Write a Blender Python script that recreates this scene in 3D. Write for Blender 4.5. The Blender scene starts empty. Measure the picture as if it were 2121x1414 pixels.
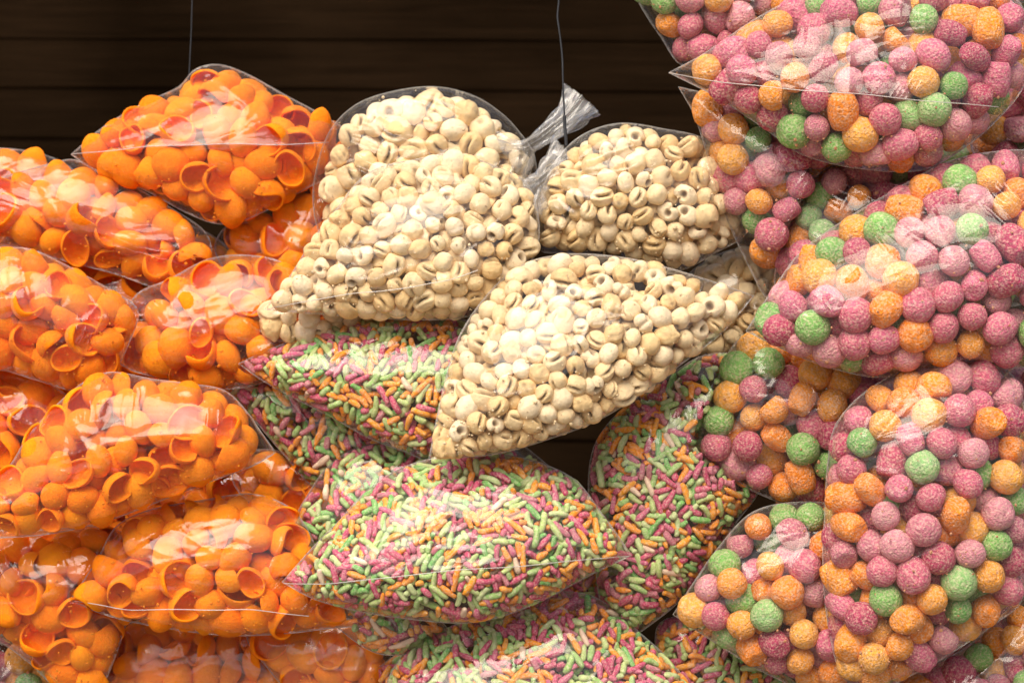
import bpy, math, random
import numpy as np
from mathutils import Vector, Matrix, geometry

# ---------------------------------------------------------------- camera, world, sun, exposure
S = bpy.context.scene
C = S.collection
D = 2.0                      # metres from the lens to the middle of the pile
PX = 0.9 / 2121.0            # metres per photo pixel at that distance
cam_d = bpy.data.cameras.new('camera'); cam = bpy.data.objects.new('camera', cam_d); C.objects.link(cam)
cam.location = (0, -D, 0); cam.rotation_euler = (math.pi / 2, 0, 0)
cam_d.sensor_width = 36.0; cam_d.lens = 36.0 * D / 0.9; cam_d.clip_end = 200.0; cam_d.clip_start = 0.05
cam_d.dof.use_dof = True; cam_d.dof.focus_distance = D - 0.035; cam_d.dof.aperture_fstop = 5.6
S.camera = cam

SUN_EL, SUN_AZ = math.radians(50), math.radians(-20)   # azimuth measured from the camera side, towards the left
w = bpy.data.worlds.new('World'); S.world = w; w.use_nodes = True
nt = w.node_tree; bg = nt.nodes['Background']
sky = nt.nodes.new('ShaderNodeTexSky'); sky.sky_type = 'NISHITA'; sky.sun_disc = False
sky.sun_elevation = SUN_EL; sky.sun_rotation = math.pi - SUN_AZ
sky.air_density = 1.0; sky.dust_density = 5.0; sky.ozone_density = 0.6
nt.links.new(sky.outputs[0], bg.inputs[0]); bg.inputs[1].default_value = 0.085
sd = bpy.data.lights.new('sun', 'SUN'); sun = bpy.data.objects.new('sun', sd); C.objects.link(sun)
sd.energy = 1.5; sd.angle = math.radians(46); sd.color = (1.0, 0.92, 0.77)
dirv = Vector((math.sin(SUN_AZ) * math.cos(SUN_EL), -math.cos(SUN_AZ) * math.cos(SUN_EL), math.sin(SUN_EL)))
sun.rotation_euler = dirv.to_track_quat('Z', 'Y').to_euler()
S.view_settings.view_transform = 'Standard'; S.view_settings.look = 'None'
S.view_settings.gamma = 1.0; S.view_settings.use_curve_mapping = False
S.view_settings.exposure = 1.0
cy = S.cycles
cy.transparent_max_bounces = 24; cy.max_bounces = 10; cy.diffuse_bounces = 6; cy.glossy_bounces = 3
cy.transmission_bounces = 4; cy.use_denoising = True; cy.sample_clamp_indirect = 6.0
cy.caustics_reflective = False; cy.caustics_refractive = False

rng = np.random.default_rng(7)
random.seed(7)

# ---------------------------------------------------------------- space helpers
def world(u, v, dep):
    """photo pixel + depth (in pixels, away from the lens) -> metres"""
    Y = np.asarray(dep, float) * PX
    s = (D + Y) / D * PX
    return np.stack([(np.asarray(u, float) - 1060.5) * s, Y, (707.0 - np.asarray(v, float)) * s], -1)

def persp(dep):
    return (D + dep * PX) / D * PX

def make_mesh(name, V, F, mat, smooth=True, col=None, uvw=None):
    """V (n,3), F (m,3 or 4) int"""
    me = bpy.data.meshes.new(name)
    F = np.asarray(F, np.int32); V = np.asarray(V, np.float32)
    me.vertices.add(len(V)); me.vertices.foreach_set('co', V.ravel())
    k = F.shape[1]
    me.loops.add(F.size); me.loops.foreach_set('vertex_index', F.ravel())
    me.polygons.add(len(F))
    me.polygons.foreach_set('loop_start', np.arange(0, F.size, k, dtype=np.int32))
    me.polygons.foreach_set('loop_total', np.full(len(F), k, np.int32))
    me.polygons.foreach_set('use_smooth', np.full(len(F), smooth, bool))
    me.update(calc_edges=True)
    if col is not None:
        a = me.color_attributes.new('tint', 'FLOAT_COLOR', 'POINT')
        c = np.ones((len(V), 4), np.float32); c[:, :3] = col; a.data.foreach_set('color', c.ravel())
    if uvw is not None:
        a = me.attributes.new('uvw', 'FLOAT_VECTOR', 'POINT'); a.data.foreach_set('vector', np.asarray(uvw, np.float32).ravel())
    me.materials.append(mat)
    return me

def link(name, me, parent=None, loc=None):
    o = bpy.data.objects.new(name, me); C.objects.link(o)
    if parent is not None: o.parent = parent
    if loc is not None: o.location = loc
    return o

def tube(path, radii, n=8, squash=None):
    """closed tube along world points; returns V, F (quads)"""
    path = np.asarray(path, float); m = len(path)
    T = np.gradient(path, axis=0); T /= np.linalg.norm(T, axis=1)[:, None] + 1e-12
    up = np.array([0, 1.0, 0])
    V = []
    for i in range(m):
        a = np.cross(T[i], up); a /= np.linalg.norm(a) + 1e-12
        b = np.cross(a, T[i])
        for j in range(n):
            th = 2 * math.pi * j / n
            r = radii[i] if np.ndim(radii[i]) == 0 else radii[i][j]
            sq = 1.0 if squash is None else squash[i]
            V.append(path[i] + r * (a * math.cos(th) + b * math.sin(th) * sq))
    F = [(i * n + j, i * n + (j + 1) % n, (i + 1) * n + (j + 1) % n, (i + 1) * n + j) for i in range(m - 1) for j in range(n)]
    return np.array(V), np.array(F)

# ---------------------------------------------------------------- materials
def mat_new(name):
    m = bpy.data.materials.new(name); m.use_nodes = True
    for n in list(m.node_tree.nodes): m.node_tree.nodes.remove(n)
    return m, m.node_tree.nodes, m.node_tree.links

def N(nodes, t, **kw):
    n = nodes.new(t)
    for k, v in kw.items():
        if k.startswith('i_'):
            key = k[2:]
            n.inputs[int(key) if key.isdigit() else key].default_value = v
        else: setattr(n, k, v)
    return n

def snack_mat(name, pale, pale_lo, pale_hi, pale_amt, nscale, bump_scale, bump_d, rough, sss=0.0, sss_col=None, fine=0.0):
    """matt puffed snack: its own tint attribute, mottled with paler powder, porous bump"""
    m, n, l = mat_new(name)
    out = N(n, 'ShaderNodeOutputMaterial'); p = N(n, 'ShaderNodeBsdfPrincipled')
    l.new(p.outputs[0], out.inputs[0])
    tint = N(n, 'ShaderNodeAttribute', attribute_name='tint'); uv = N(n, 'ShaderNodeAttribute', attribute_name='uvw')
    n1 = N(n, 'ShaderNodeTexNoise', i_Scale=nscale, i_Detail=5.0, i_Roughness=0.65); l.new(uv.outputs['Vector'], n1.inputs['Vector'])
    r1 = N(n, 'ShaderNodeMapRange', i_1=pale_lo, i_2=pale_hi, i_3=0.0, i_4=pale_amt); l.new(n1.outputs[0], r1.inputs[0])
    mx = N(n, 'ShaderNodeMix', data_type='RGBA'); l.new(r1.outputs[0], mx.inputs[0])
    l.new(tint.outputs['Color'], mx.inputs[6]); mx.inputs[7].default_value = (*pale, 1)
    n3 = N(n, 'ShaderNodeTexNoise', i_Scale=nscale * 0.35, i_Detail=3.0); l.new(uv.outputs['Vector'], n3.inputs['Vector'])
    r3 = N(n, 'ShaderNodeMapRange', i_1=0.3, i_2=0.7, i_3=0.8, i_4=1.12); l.new(n3.outputs[0], r3.inputs[0])
    hs = N(n, 'ShaderNodeHueSaturation'); l.new(mx.outputs[2], hs.inputs['Color']); l.new(r3.outputs[0], hs.inputs['Value'])
    l.new(hs.outputs[0], p.inputs['Base Color'])
    p.inputs['Roughness'].default_value = rough
    p.inputs['Specular IOR Level'].default_value = 0.25
    if sss > 0:
        p.inputs['Subsurface Weight'].default_value = sss
        p.inputs['Subsurface Radius'].default_value = sss_col
        p.inputs['Subsurface Scale'].default_value = 0.006
    n2 = N(n, 'ShaderNodeTexNoise', i_Scale=bump_scale, i_Detail=4.0, i_Roughness=0.7); l.new(uv.outputs['Vector'], n2.inputs['Vector'])
    vo = N(n, 'ShaderNodeTexVoronoi', i_Scale=bump_scale * 1.1); l.new(uv.outputs['Vector'], vo.inputs['Vector'])
    ad = N(n, 'ShaderNodeMath', operation='ADD'); l.new(n2.outputs[0], ad.inputs[0])
    mu = N(n, 'ShaderNodeMath', operation='MULTIPLY', i_1=fine); l.new(vo.outputs['Distance'], mu.inputs[0]); l.new(mu.outputs[0], ad.inputs[1])
    b = N(n, 'ShaderNodeBump', i_Strength=0.9, i_Distance=bump_d); l.new(ad.outputs[0], b.inputs['Height'])
    l.new(b.outputs[0], p.inputs['Normal'])
    return m

M_BALL = snack_mat('puffed_ball', (0.94, 0.72, 0.55), 0.44, 0.64, 0.50, 6.5, 6.0, 0.0021, 0.85, fine=0.6)
M_SHELL = snack_mat('corn_shell', (1.0, 0.33, 0.02), 0.40, 0.75, 0.35, 2.6, 8.0, 0.0010, 0.9, sss=0.35, sss_col=(1.0, 0.28, 0.03), fine=0.3)
M_RING = snack_mat('puffed_maize', (0.30, 0.13, 0.045), 0.63, 0.71, 0.7, 3.0, 4.0, 0.0009, 0.75, fine=0.3)
M_STICK = snack_mat('rice_stick', (0.90, 0.74, 0.58), 0.46, 0.63, 0.46, 4.6, 5.0, 0.0007, 0.7, fine=0.3)

def film_mat(name, milk=0.014, edge=0.36, rough=0.065, gain=1.0, bump=.4):
    """thin clear polythene: clear from the front, reflecting like two glassy faces, milkier where it is seen edge-on"""
    m, n, l = mat_new(name)
    out = N(n, 'ShaderNodeOutputMaterial')
    tc = N(n, 'ShaderNodeTexCoord')
    # fine creases: warped, stretched noise plus a faceted layer
    nz = N(n, 'ShaderNodeTexNoise', i_Scale=14.0, i_Detail=2.0); l.new(tc.outputs['Object'], nz.inputs['Vector'])
    mm = N(n, 'ShaderNodeVectorMath', operation='SCALE'); l.new(nz.outputs[1], mm.inputs[0]); mm.inputs['Scale'].default_value = 0.035
    av = N(n, 'ShaderNodeVectorMath', operation='ADD'); l.new(tc.outputs['Object'], av.inputs[0]); l.new(mm.outputs[0], av.inputs[1])
    mp = N(n, 'ShaderNodeMapping'); mp.inputs['Rotation'].default_value = (0.0, 0.9, 0.0); mp.inputs['Scale'].default_value = (1.0, 1.0, 4.5)
    l.new(av.outputs[0], mp.inputs['Vector'])
    v1 = N(n, 'ShaderNodeTexVoronoi', i_Scale=26.0, feature='F1'); l.new(mp.outputs[0], v1.inputs['Vector'])
    v2 = N(n, 'ShaderNodeTexVoronoi', i_Scale=38.0, feature='F1'); l.new(av.outputs[0], v2.inputs['Vector'])
    n4 = N(n, 'ShaderNodeTexNoise', i_Scale=60.0, i_Detail=2.0); l.new(av.outputs[0], n4.inputs['Vector'])
    a1 = N(n, 'ShaderNodeMath', operation='ADD'); l.new(v1.outputs['Distance'], a1.inputs[0]); l.new(v2.outputs['Distance'], a1.inputs[1])
    s4 = N(n, 'ShaderNodeMath', operation='MULTIPLY', i_1=0.25); l.new(n4.outputs[0], s4.inputs[0])
    a2 = N(n, 'ShaderNodeMath', operation='ADD'); l.new(a1.outputs[0], a2.inputs[0]); l.new(s4.outputs[0], a2.inputs[1])
    b0 = N(n, 'ShaderNodeBump', i_Strength=1.0, i_Distance=0.0016 * bump); l.new(a2.outputs[0], b0.inputs['Height'])
    # sharp crease lines, in a direction of each bag's own, strongest in patches
    oi = N(n, 'ShaderNodeObjectInfo'); ra = N(n, 'ShaderNodeMath', operation='MULTIPLY', i_1=3.14); l.new(oi.outputs['Random'], ra.inputs[0])
    vr = N(n, 'ShaderNodeVectorRotate', rotation_type='Y_AXIS'); l.new(av.outputs[0], vr.inputs['Vector']); l.new(ra.outputs[0], vr.inputs['Angle'])
    m3 = N(n, 'ShaderNodeMapping'); m3.inputs['Scale'].default_value = (9.0, 9.0, 70.0); l.new(vr.outputs[0], m3.inputs['Vector'])
    n5 = N(n, 'ShaderNodeTexNoise', i_Scale=1.0, i_Detail=2.0, i_Roughness=0.6); l.new(m3.outputs[0], n5.inputs['Vector'])
    s5 = N(n, 'ShaderNodeMath', operation='SUBTRACT', i_1=0.5); l.new(n5.outputs[0], s5.inputs[0])
    s6 = N(n, 'ShaderNodeMath', operation='ABSOLUTE'); l.new(s5.outputs[0], s6.inputs[0])
    s7 = N(n, 'ShaderNodeMath', operation='MULTIPLY', i_1=-14.0); l.new(s6.outputs[0], s7.inputs[0])
    s8 = N(n, 'ShaderNodeMath', operation='EXPONENT'); l.new(s7.outputs[0], s8.inputs[0])
    n6 = N(n, 'ShaderNodeTexNoise', i_Scale=16.0, i_Detail=1.0); l.new(tc.outputs['Object'], n6.inputs['Vector'])
    r6 = N(n, 'ShaderNodeMapRange', i_1=0.46, i_2=0.66, i_3=0.0, i_4=1.0); l.new(n6.outputs[0], r6.inputs[0])
    s9 = N(n, 'ShaderNodeMath', operation='MULTIPLY'); l.new(s8.outputs[0], s9.inputs[0]); l.new(r6.outputs[0], s9.inputs[1])
    b = N(n, 'ShaderNodeBump', i_Strength=1.0, i_Distance=0.0020 * bump); l.new(s9.outputs[0], b.inputs['Height']); l.new(b0.outputs[0], b.inputs['Normal'])
    tr = N(n, 'ShaderNodeBsdfTransparent'); tr.inputs[0].default_value = (0.985, 0.985, 0.985, 1)
    gl = N(n, 'ShaderNodeBsdfAnisotropic' if False else 'ShaderNodeBsdfGlossy'); gl.inputs['Roughness'].default_value = rough
    gl.inputs[0].default_value = (1, 1, 1, 1); l.new(b.outputs[0], gl.inputs['Normal'])
    df = N(n, 'ShaderNodeBsdfDiffuse'); df.inputs[0].default_value = (0.85, 0.84, 0.82, 1)
    tl = N(n, 'ShaderNodeBsdfTranslucent'); tl.inputs[0].default_value = (0.85, 0.84, 0.82, 1)
    md = N(n, 'ShaderNodeMixShader', i_0=0.4); l.new(df.outputs[0], md.inputs[1]); l.new(tl.outputs[0], md.inputs[2])
    lw = N(n, 'ShaderNodeLayerWeight', i_0=0.25)
    pw = N(n, 'ShaderNodeMath', operation='POWER', i_1=2.6); l.new(lw.outputs['Facing'], pw.inputs[0])
    mk = N(n, 'ShaderNodeMath', operation='MULTIPLY_ADD', i_1=edge, i_2=milk); l.new(pw.outputs[0], mk.inputs[0])
    m1 = N(n, 'ShaderNodeMixShader'); l.new(mk.outputs[0], m1.inputs[0]); l.new(tr.outputs[0], m1.inputs[1]); l.new(md.outputs[0], m1.inputs[2])
    fr = N(n, 'ShaderNodeFresnel'); fr.inputs['IOR'].default_value = 1.5; l.new(b.outputs[0], fr.inputs['Normal'])
    # back faces of a thin sheet reflect as the front ones do
    geo = N(n, 'ShaderNodeNewGeometry')
    lwf = N(n, 'ShaderNodeLayerWeight', i_0=0.5); l.new(b.outputs[0], lwf.inputs['Normal'])
    fp = N(n, 'ShaderNodeMath', operation='POWER', i_1=5.0); l.new(lwf.outputs['Facing'], fp.inputs[0])
    fk = N(n, 'ShaderNodeMath', operation='MULTIPLY_ADD', i_1=0.75, i_2=0.036 * gain); l.new(fp.outputs[0], fk.inputs[0])
    fk.use_clamp = True
    m2 = N(n, 'ShaderNodeMixShader'); l.new(fk.outputs[0], m2.inputs[0]); l.new(m1.outputs[0], m2.inputs[1]); l.new(gl.outputs[0], m2.inputs[2])
    l.new(m2.outputs[0], out.inputs[0])
    return m

M_FILM = film_mat('clear_film')
M_TIE = film_mat('gathered_film', milk=0.17, edge=0.4, rough=0.12, gain=1.2, bump=.3)
M_HAZY = film_mat('cloudy_film', milk=0.07, edge=0.4, rough=0.12, gain=1.2)
M_EDGE = film_mat('folded_edge', milk=0.30, edge=0.2, rough=0.2, gain=1.2, bump=0.2)
M_SEAM = film_mat('welded_seam', milk=0.45, edge=0.3, rough=0.2, gain=1.5, bump=0.3)

def plain_mat(name, col, rough, metal=0.0):
    m, n, l = mat_new(name); out = N(n, 'ShaderNodeOutputMaterial'); p = N(n, 'ShaderNodeBsdfPrincipled'); l.new(p.outputs[0], out.inputs[0])
    tc = N(n, 'ShaderNodeTexCoord'); nz = N(n, 'ShaderNodeTexNoise', i_Scale=60.0, i_Detail=4.0); l.new(tc.outputs['Object'], nz.inputs['Vector'])
    mr = N(n, 'ShaderNodeMapRange', i_1=0.3, i_2=0.7, i_3=0.75, i_4=1.2); l.new(nz.outputs[0], mr.inputs[0])
    hs = N(n, 'ShaderNodeHueSaturation', i_Color=(*col, 1)); l.new(mr.outputs[0], hs.inputs['Value']); l.new(hs.outputs[0], p.inputs['Base Color'])
    p.inputs['Roughness'].default_value = rough; p.inputs['Metallic'].default_value = metal
    return m
M_WIRE = plain_mat('dark_wire', (0.035, 0.038, 0.045), 0.6, 0.4)
M_GROUND = plain_mat('pavement', (0.22, 0.18, 0.14), 0.9)

def wood_mat():
    m, n, l = mat_new('dark_stained_boards'); out = N(n, 'ShaderNodeOutputMaterial'); p = N(n, 'ShaderNodeBsdfPrincipled'); l.new(p.outputs[0], out.inputs[0])
    tc = N(n, 'ShaderNodeTexCoord'); mp = N(n, 'ShaderNodeMapping'); mp.inputs['Scale'].default_value = (3.0, 1.0, 60.0); l.new(tc.outputs['Object'], mp.inputs['Vector'])
    nz = N(n, 'ShaderNodeTexNoise', i_Scale=2.0, i_Detail=7.0, i_Roughness=0.65, i_Distortion=0.4); l.new(mp.outputs[0], nz.inputs['Vector'])
    n2 = N(n, 'ShaderNodeTexNoise', i_Scale=5.0, i_Detail=3.0); l.new(tc.outputs['Object'], n2.inputs['Vector'])
    cr = N(n, 'ShaderNodeValToRGB'); l.new(nz.outputs[0], cr.inputs[0])
    cr.color_ramp.elements[0].position = 0.3; cr.color_ramp.elements[0].color = (0.0075, 0.0043, 0.0022, 1)
    cr.color_ramp.elements[1].position = 0.72; cr.color_ramp.elements[1].color = (0.0150, 0.0084, 0.0042, 1)
    mr = N(n, 'ShaderNodeMapRange', i_1=0.3, i_2=0.7, i_3=0.65, i_4=1.3); l.new(n2.outputs[0], mr.inputs[0])
    hs = N(n, 'ShaderNodeHueSaturation'); l.new(cr.outputs[0], hs.inputs['Color']); l.new(mr.outputs[0], hs.inputs['Value'])
    l.new(hs.outputs[0], p.inputs['Base Color']); p.inputs['Roughness'].default_value = 1.0; p.inputs['Specular IOR Level'].default_value = 0.0
    b = N(n, 'ShaderNodeBump', i_Strength=0.5, i_Distance=0.002); l.new(nz.outputs[0], b.inputs['Height']); l.new(b.outputs[0], p.inputs['Normal'])
    return m
M_WOOD = wood_mat()

# ---------------------------------------------------------------- setting
def tag(o, label=None, cat=None, group=None, kind=None):
    if label: o['label'] = label
    if cat: o['category'] = cat
    if group: o['group'] = group
    if kind: o['kind'] = kind
    return o

gz = -1.05
me = make_mesh('ground', [(-30, -30, gz), (30, -30, gz), (30, 30, gz), (-30, 30, gz)], [(0, 1, 2, 3)], M_GROUND, smooth=False)
tag(link('ground', me), kind='structure')

def boards():
    """lapped horizontal boards: each leans out to a lower edge that stands proud of the next"""
    V = []; F = []
    wd = 1700.0                                   # depth of the wall in pixels (0.72 m behind the pile's middle)
    edges = [80 + 103.5 * i for i in range(-9, 26)]
    for i, e in enumerate(edges[:-1]):
        e2 = edges[i + 1] + random.uniform(-3, 3)
        sk = 8.0 if True else 0
        jitter = random.uniform(-4, 4)
        # board spans from e (top, tucked under) to e2 (bottom, proud)
        rows = [(e - 4, 15), (e2 - 5, 8 + jitter * .3), (e2 - 1.5, 9), (e2 + .3, 11), (e2 + .6, 17)]
        base = len(V)
        for (vv, dd) in rows:
            for x in np.linspace(-1400, 3500, 30):
                sl = 0.0055 * (x - 400)
                wob = 1.2 * math.sin(x * 0.004 + i * 1.7)
                V.append(tuple(world(x, vv + sl + wob, wd + dd)))
        for r in range(len(rows) - 1):
            for k in range(29):
                a = base + r * 30 + k
                F.append((a, a + 1, a + 31, a + 30))
    me = make_mesh('board_wall', V, F, M_WOOD, smooth=False)
    tag(link('board_wall', me), 'dark brown wall of lapped horizontal wooden boards behind the bags', 'wall')
boards()

# ---------------------------------------------------------------- snack pieces (unit radius)
def ico(sub):
    import bmesh
    bm = bmesh.new(); bmesh.ops.create_icosphere(bm, subdivisions=sub, radius=1.0)
    V = np.array([v.co[:] for v in bm.verts]); F = np.array([[v.index for v in f.verts] for f in bm.faces]); bm.free()
    return V, F
ICO2, ICO3, ICO4 = ico(2), ico(3), ico(4)

def lump(V, seed, n=5, f=1.6):
    r = np.random.default_rng(seed); s = np.zeros(len(V))
    for _ in range(n):
        k = r.normal(size=3) * f; s += np.sin(V @ k + r.uniform(0, 6.28)) * r.uniform(.4, 1)
    return s / n

def ball_geo(seed, base=ICO3):
    r = np.random.default_rng(seed); V, F = base
    V = V * (1 + 0.11 * lump(V, seed, 5, 2.0)[:, None] + 0.05 * lump(V, seed + 9, 6, 5.0)[:, None] + 0.02 * lump(V, seed + 5, 6, 11.0)[:, None])
    t = seed % 6
    if t == 0:                                     # short barrel
        V = V.copy(); V[:, 2] = np.sign(V[:, 2]) * np.minimum(abs(V[:, 2]), 0.72) * 1.45; V[:, :2] *= 0.92
    elif t == 1: V = V * np.array([1.08, .9, .95])
    elif t == 2:
        V = V.copy(); V[:, 0] = np.minimum(V[:, 0], 0.6)
    return V, F

def ring_geo(seed, base=ICO4):
    """puffed maize: a plump bean, split or dimpled; the split is toasted brown inside"""
    r = np.random.default_rng(seed); V0, F = base; V = V0.copy()
    t = seed % 8
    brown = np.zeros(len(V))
    sx, sy, sz = r.uniform(.85, 1.12), r.uniform(.8, 1.0), r.uniform(.72, .95)
    if t in (0, 1, 2, 4):                          # slit across the front
        ln = r.uniform(.5, .85)
        x, y = V0[:, 0], V0[:, 1]
        yc = y - 0.25 * x * x * r.choice([-1, 1])
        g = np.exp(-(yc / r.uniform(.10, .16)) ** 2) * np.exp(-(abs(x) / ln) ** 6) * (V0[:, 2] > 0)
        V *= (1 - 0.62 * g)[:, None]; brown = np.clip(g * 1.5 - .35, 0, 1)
        lip = np.exp(-((abs(yc) - .3) / .16) ** 2) * np.exp(-(abs(x) / ln) ** 4) * (V0[:, 2] > 0); V *= (1 + .10 * lip)[:, None]
    elif t == 3:                              # ring with a hole seen from its face
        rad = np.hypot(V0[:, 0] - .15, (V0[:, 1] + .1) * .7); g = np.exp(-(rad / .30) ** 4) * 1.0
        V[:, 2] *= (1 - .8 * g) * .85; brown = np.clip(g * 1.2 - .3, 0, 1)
        nt_ = np.exp(-((np.arctan2(V0[:, 1], V0[:, 0]) - 1.0) / .25) ** 2) * (rad > .2); V *= (1 - .35 * nt_)[:, None]
    elif t == 5:                                   # curled bean
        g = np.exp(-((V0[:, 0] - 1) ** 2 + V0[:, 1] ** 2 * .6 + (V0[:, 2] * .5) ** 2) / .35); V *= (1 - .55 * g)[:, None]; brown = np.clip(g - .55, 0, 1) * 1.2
    V *= (1 + 0.13 * lump(V0, seed, 5, 2.3) + .035 * lump(V0, seed + 3, 6, 6) + .015 * lump(V0, seed + 8, 6, 13))[:, None]
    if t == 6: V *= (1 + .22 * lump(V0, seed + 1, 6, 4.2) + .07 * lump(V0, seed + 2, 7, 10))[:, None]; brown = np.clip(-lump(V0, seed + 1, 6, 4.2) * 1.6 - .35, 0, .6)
    if t in (0, 5): V[:, 0] = np.minimum(V[:, 0], r.uniform(.55, .8)) + .1 * np.maximum(V[:, 0] - .6, 0)
    V *= np.array([sx, sy, sz])
    return V, F, brown

def shell_geo(seed, nu=26, nv=9):
    """thin corn cup: outer and inner skin joined by a rounded rim"""
    r = np.random.default_rng(seed)
    ang = math.radians(r.uniform(86, 108)); dep = r.uniform(.78, 1.05); oy = r.uniform(.74, .98); th = 0.14
    tip = r.uniform(0.0, 0.25); tw = r.uniform(-.18, .18)
    prof = []
    for k in range(1, nv + 1): prof.append((ang * k / nv, 1.0))
    prof.append((ang * 1.03, 1.0 - th * .22)); prof.append((ang * 1.04, 1.0 - th * .55))
    for k in range(nv, 0, -1): prof.append((ang * k / nv * .985, 1.0 - th))
    V = []
    for (a, rr) in prof:
        for j in range(nu):
            ph = 2 * math.pi * j / nu
            aa = a * (1 + .07 * math.sin(2 * ph + seed) * a / ang + .05 * math.sin(3 * ph + seed * 2.1) * a / ang)
            x = rr * math.sin(aa) * math.cos(ph); y = rr * math.sin(aa) * math.sin(ph); z = rr * math.cos(aa) * dep
            x *= 1 + tip * max(0, math.cos(ph)) * .5
            y *= oy * (1 - .25 * tip * max(0, math.cos(ph)) * 2)
            z += tw * x * x * .6
            V.append((x, y, z))
    k0 = len(V); V += [(0, 0, dep), (0, 0, dep * (1 - th))]
    V = np.array(V); m = len(prof)
    V *= (1 + .07 * lump(V, seed, 5, 2.4) + .02 * lump(V, seed + 4, 6, 6.5))[:, None]; V[:, 2] -= .30
    Q = [(i * nu + j, i * nu + (j + 1) % nu, (i + 1) * nu + (j + 1) % nu, (i + 1) * nu + j) for i in range(m - 1) for j in range(nu)]
    F = []
    for q in Q: F.append((q[0], q[2], q[1])); F.append((q[0], q[3], q[2]))
    for j in range(nu):
        F.append((k0, j, (j + 1) % nu)); e = (m - 1) * nu; F.append((k0 + 1, e + (j + 1) % nu, e + j))
    return V, np.array(F)

def stick_geo(seed, n=8, m=8):
    """puffed rice stick along X from -1 to 1, radius in units of half its length"""
    r = np.random.default_rng(seed); asp = [0.30, .34, .40, .46, .32, .55, .36, .30][seed % 8]
    bend = r.uniform(-.2, .2); taper = r.uniform(0, .35); blunt = r.uniform(.6, 1)
    xs = [-1, -.97, -.88, -.6, -.2, .2, .6, .88, .97, 1]; rs = [.12, .42, .75, .97, 1.03, 1.0, .96, .72, .4, .1]
    if blunt > .85: rs[-2] = .8; rs[-1] = .6; rs[-3] = .92
    V = []
    for i, x in enumerate(xs):
        rr = asp * rs[i] * (1 - taper * max(0, x)) * (1 + .06 * math.sin(i * 1.9 + seed))
        for j in range(n):
            th = 2 * math.pi * j / n
            V.append((x, rr * math.cos(th) + bend * (1 - x * x) * 1.2, rr * math.sin(th)))
    k = len(V); V += [(-1.01, 0, 0), (1.01, 0, 0)]
    V = np.array(V); V[:-2] *= (1 + .03 * lump(V[:-2], seed, 4, 5))[:, None]
    F = []
    for i in range(len(xs) - 1):
        for j in range(n):
            a, b = i * n + j, i * n + (j + 1) % n; c, d = b + n, a + n
            F += [(a, c, b), (a, d, c)]
    for j in range(n):
        F.append((k, j, (j + 1) % n)); e = (len(xs) - 1) * n; F.append((k + 1, e + (j + 1) % n, e + j))
    return V, np.array(F)

class Lib:
    """variants of a snack, in two levels of detail, with mesh data shared by the single pieces"""
    def __init__(s, name, mat): s.name, s.mat, s.items = name, mat, []
    def add(s, V, F, col, lo=None):
        col = np.broadcast_to(np.asarray(col, float), (len(V), 3))
        s.items.append(dict(V=V, F=F, col=col, lo=lo, me=None))
    def mesh(s, i):
        it = s.items[i]
        if it['me'] is None:
            it['me'] = make_mesh(s.name, it['V'], it['F'], s.mat, col=it['col'], uvw=it['V'] + np.array([i * 3.7, i * 1.3, 0]))
        return it['me']

PINK = [(0.62, 0.12, 0.21), (0.48, 0.05, 0.13), (0.70, 0.26, 0.33), (0.60, 0.17, 0.25), (0.67, 0.14, 0.25)]
ORNG = [(0.95, 0.31, 0.012), (0.96, 0.37, 0.03), (0.93, 0.26, 0.01), (0.96, 0.43, 0.06)]
GREN = [(0.22, 0.50, 0.12), (0.29, 0.55, 0.19), (0.17, 0.44, 0.10)]
L_BALL = Lib('puff_ball', M_BALL)
cols = PINK * 2 + ORNG * 2 + GREN + PINK[:2] + GREN[:1]
for i, c in enumerate(cols):
    V, F = ball_geo(40 + i * 5); L_BALL.add(V, F, c)
L_SHELL = Lib('corn_shell', M_SHELL)
for i in range(16):
    V, F = shell_geo(100 + i); c = np.array((0.98, 0.24, 0.0008)) * (1 + .10 * math.sin(i * 2.3)); L_SHELL.add(V, F, np.minimum(c * np.array([1, 1 + .10 * math.sin(i * 5.1), 1]), .98))
L_RING = Lib('maize_puff', M_RING)
for i in range(24):
    V, F, br = ring_geo(200 + i)
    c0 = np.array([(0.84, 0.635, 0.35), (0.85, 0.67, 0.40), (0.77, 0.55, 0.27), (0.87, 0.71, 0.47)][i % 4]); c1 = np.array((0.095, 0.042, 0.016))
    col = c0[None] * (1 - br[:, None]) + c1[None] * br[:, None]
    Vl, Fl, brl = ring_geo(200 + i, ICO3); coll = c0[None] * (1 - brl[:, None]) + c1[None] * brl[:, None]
    L_RING.add(V, F, col, lo=(Vl, Fl, coll))
L_STICK = Lib('rice_stick', M_STICK)
sc = [(0.46, 0.60, 0.20), (0.60, 0.07, 0.17), (0.93, 0.36, 0.015), (0.18, 0.47, 0.11), (0.58, 0.11, 0.22), (0.34, 0.55, 0.17),
      (0.50, 0.62, 0.27), (0.52, 0.05, 0.14), (0.92, 0.30, 0.01), (0.55, 0.16, 0.22), (0.80, 0.58, 0.42)]
for i in range(33):
    V, F = stick_geo(300 + i); L_STICK.add(V, F, sc[i % 11])
STICK_P = np.array([1.3, 1.1, 1.4, .9, .8, 1.0, 1.0, .8, 1.2, .6, .25]); STICK_P = np.tile(STICK_P, 3); STICK_P /= STICK_P.sum()

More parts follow.
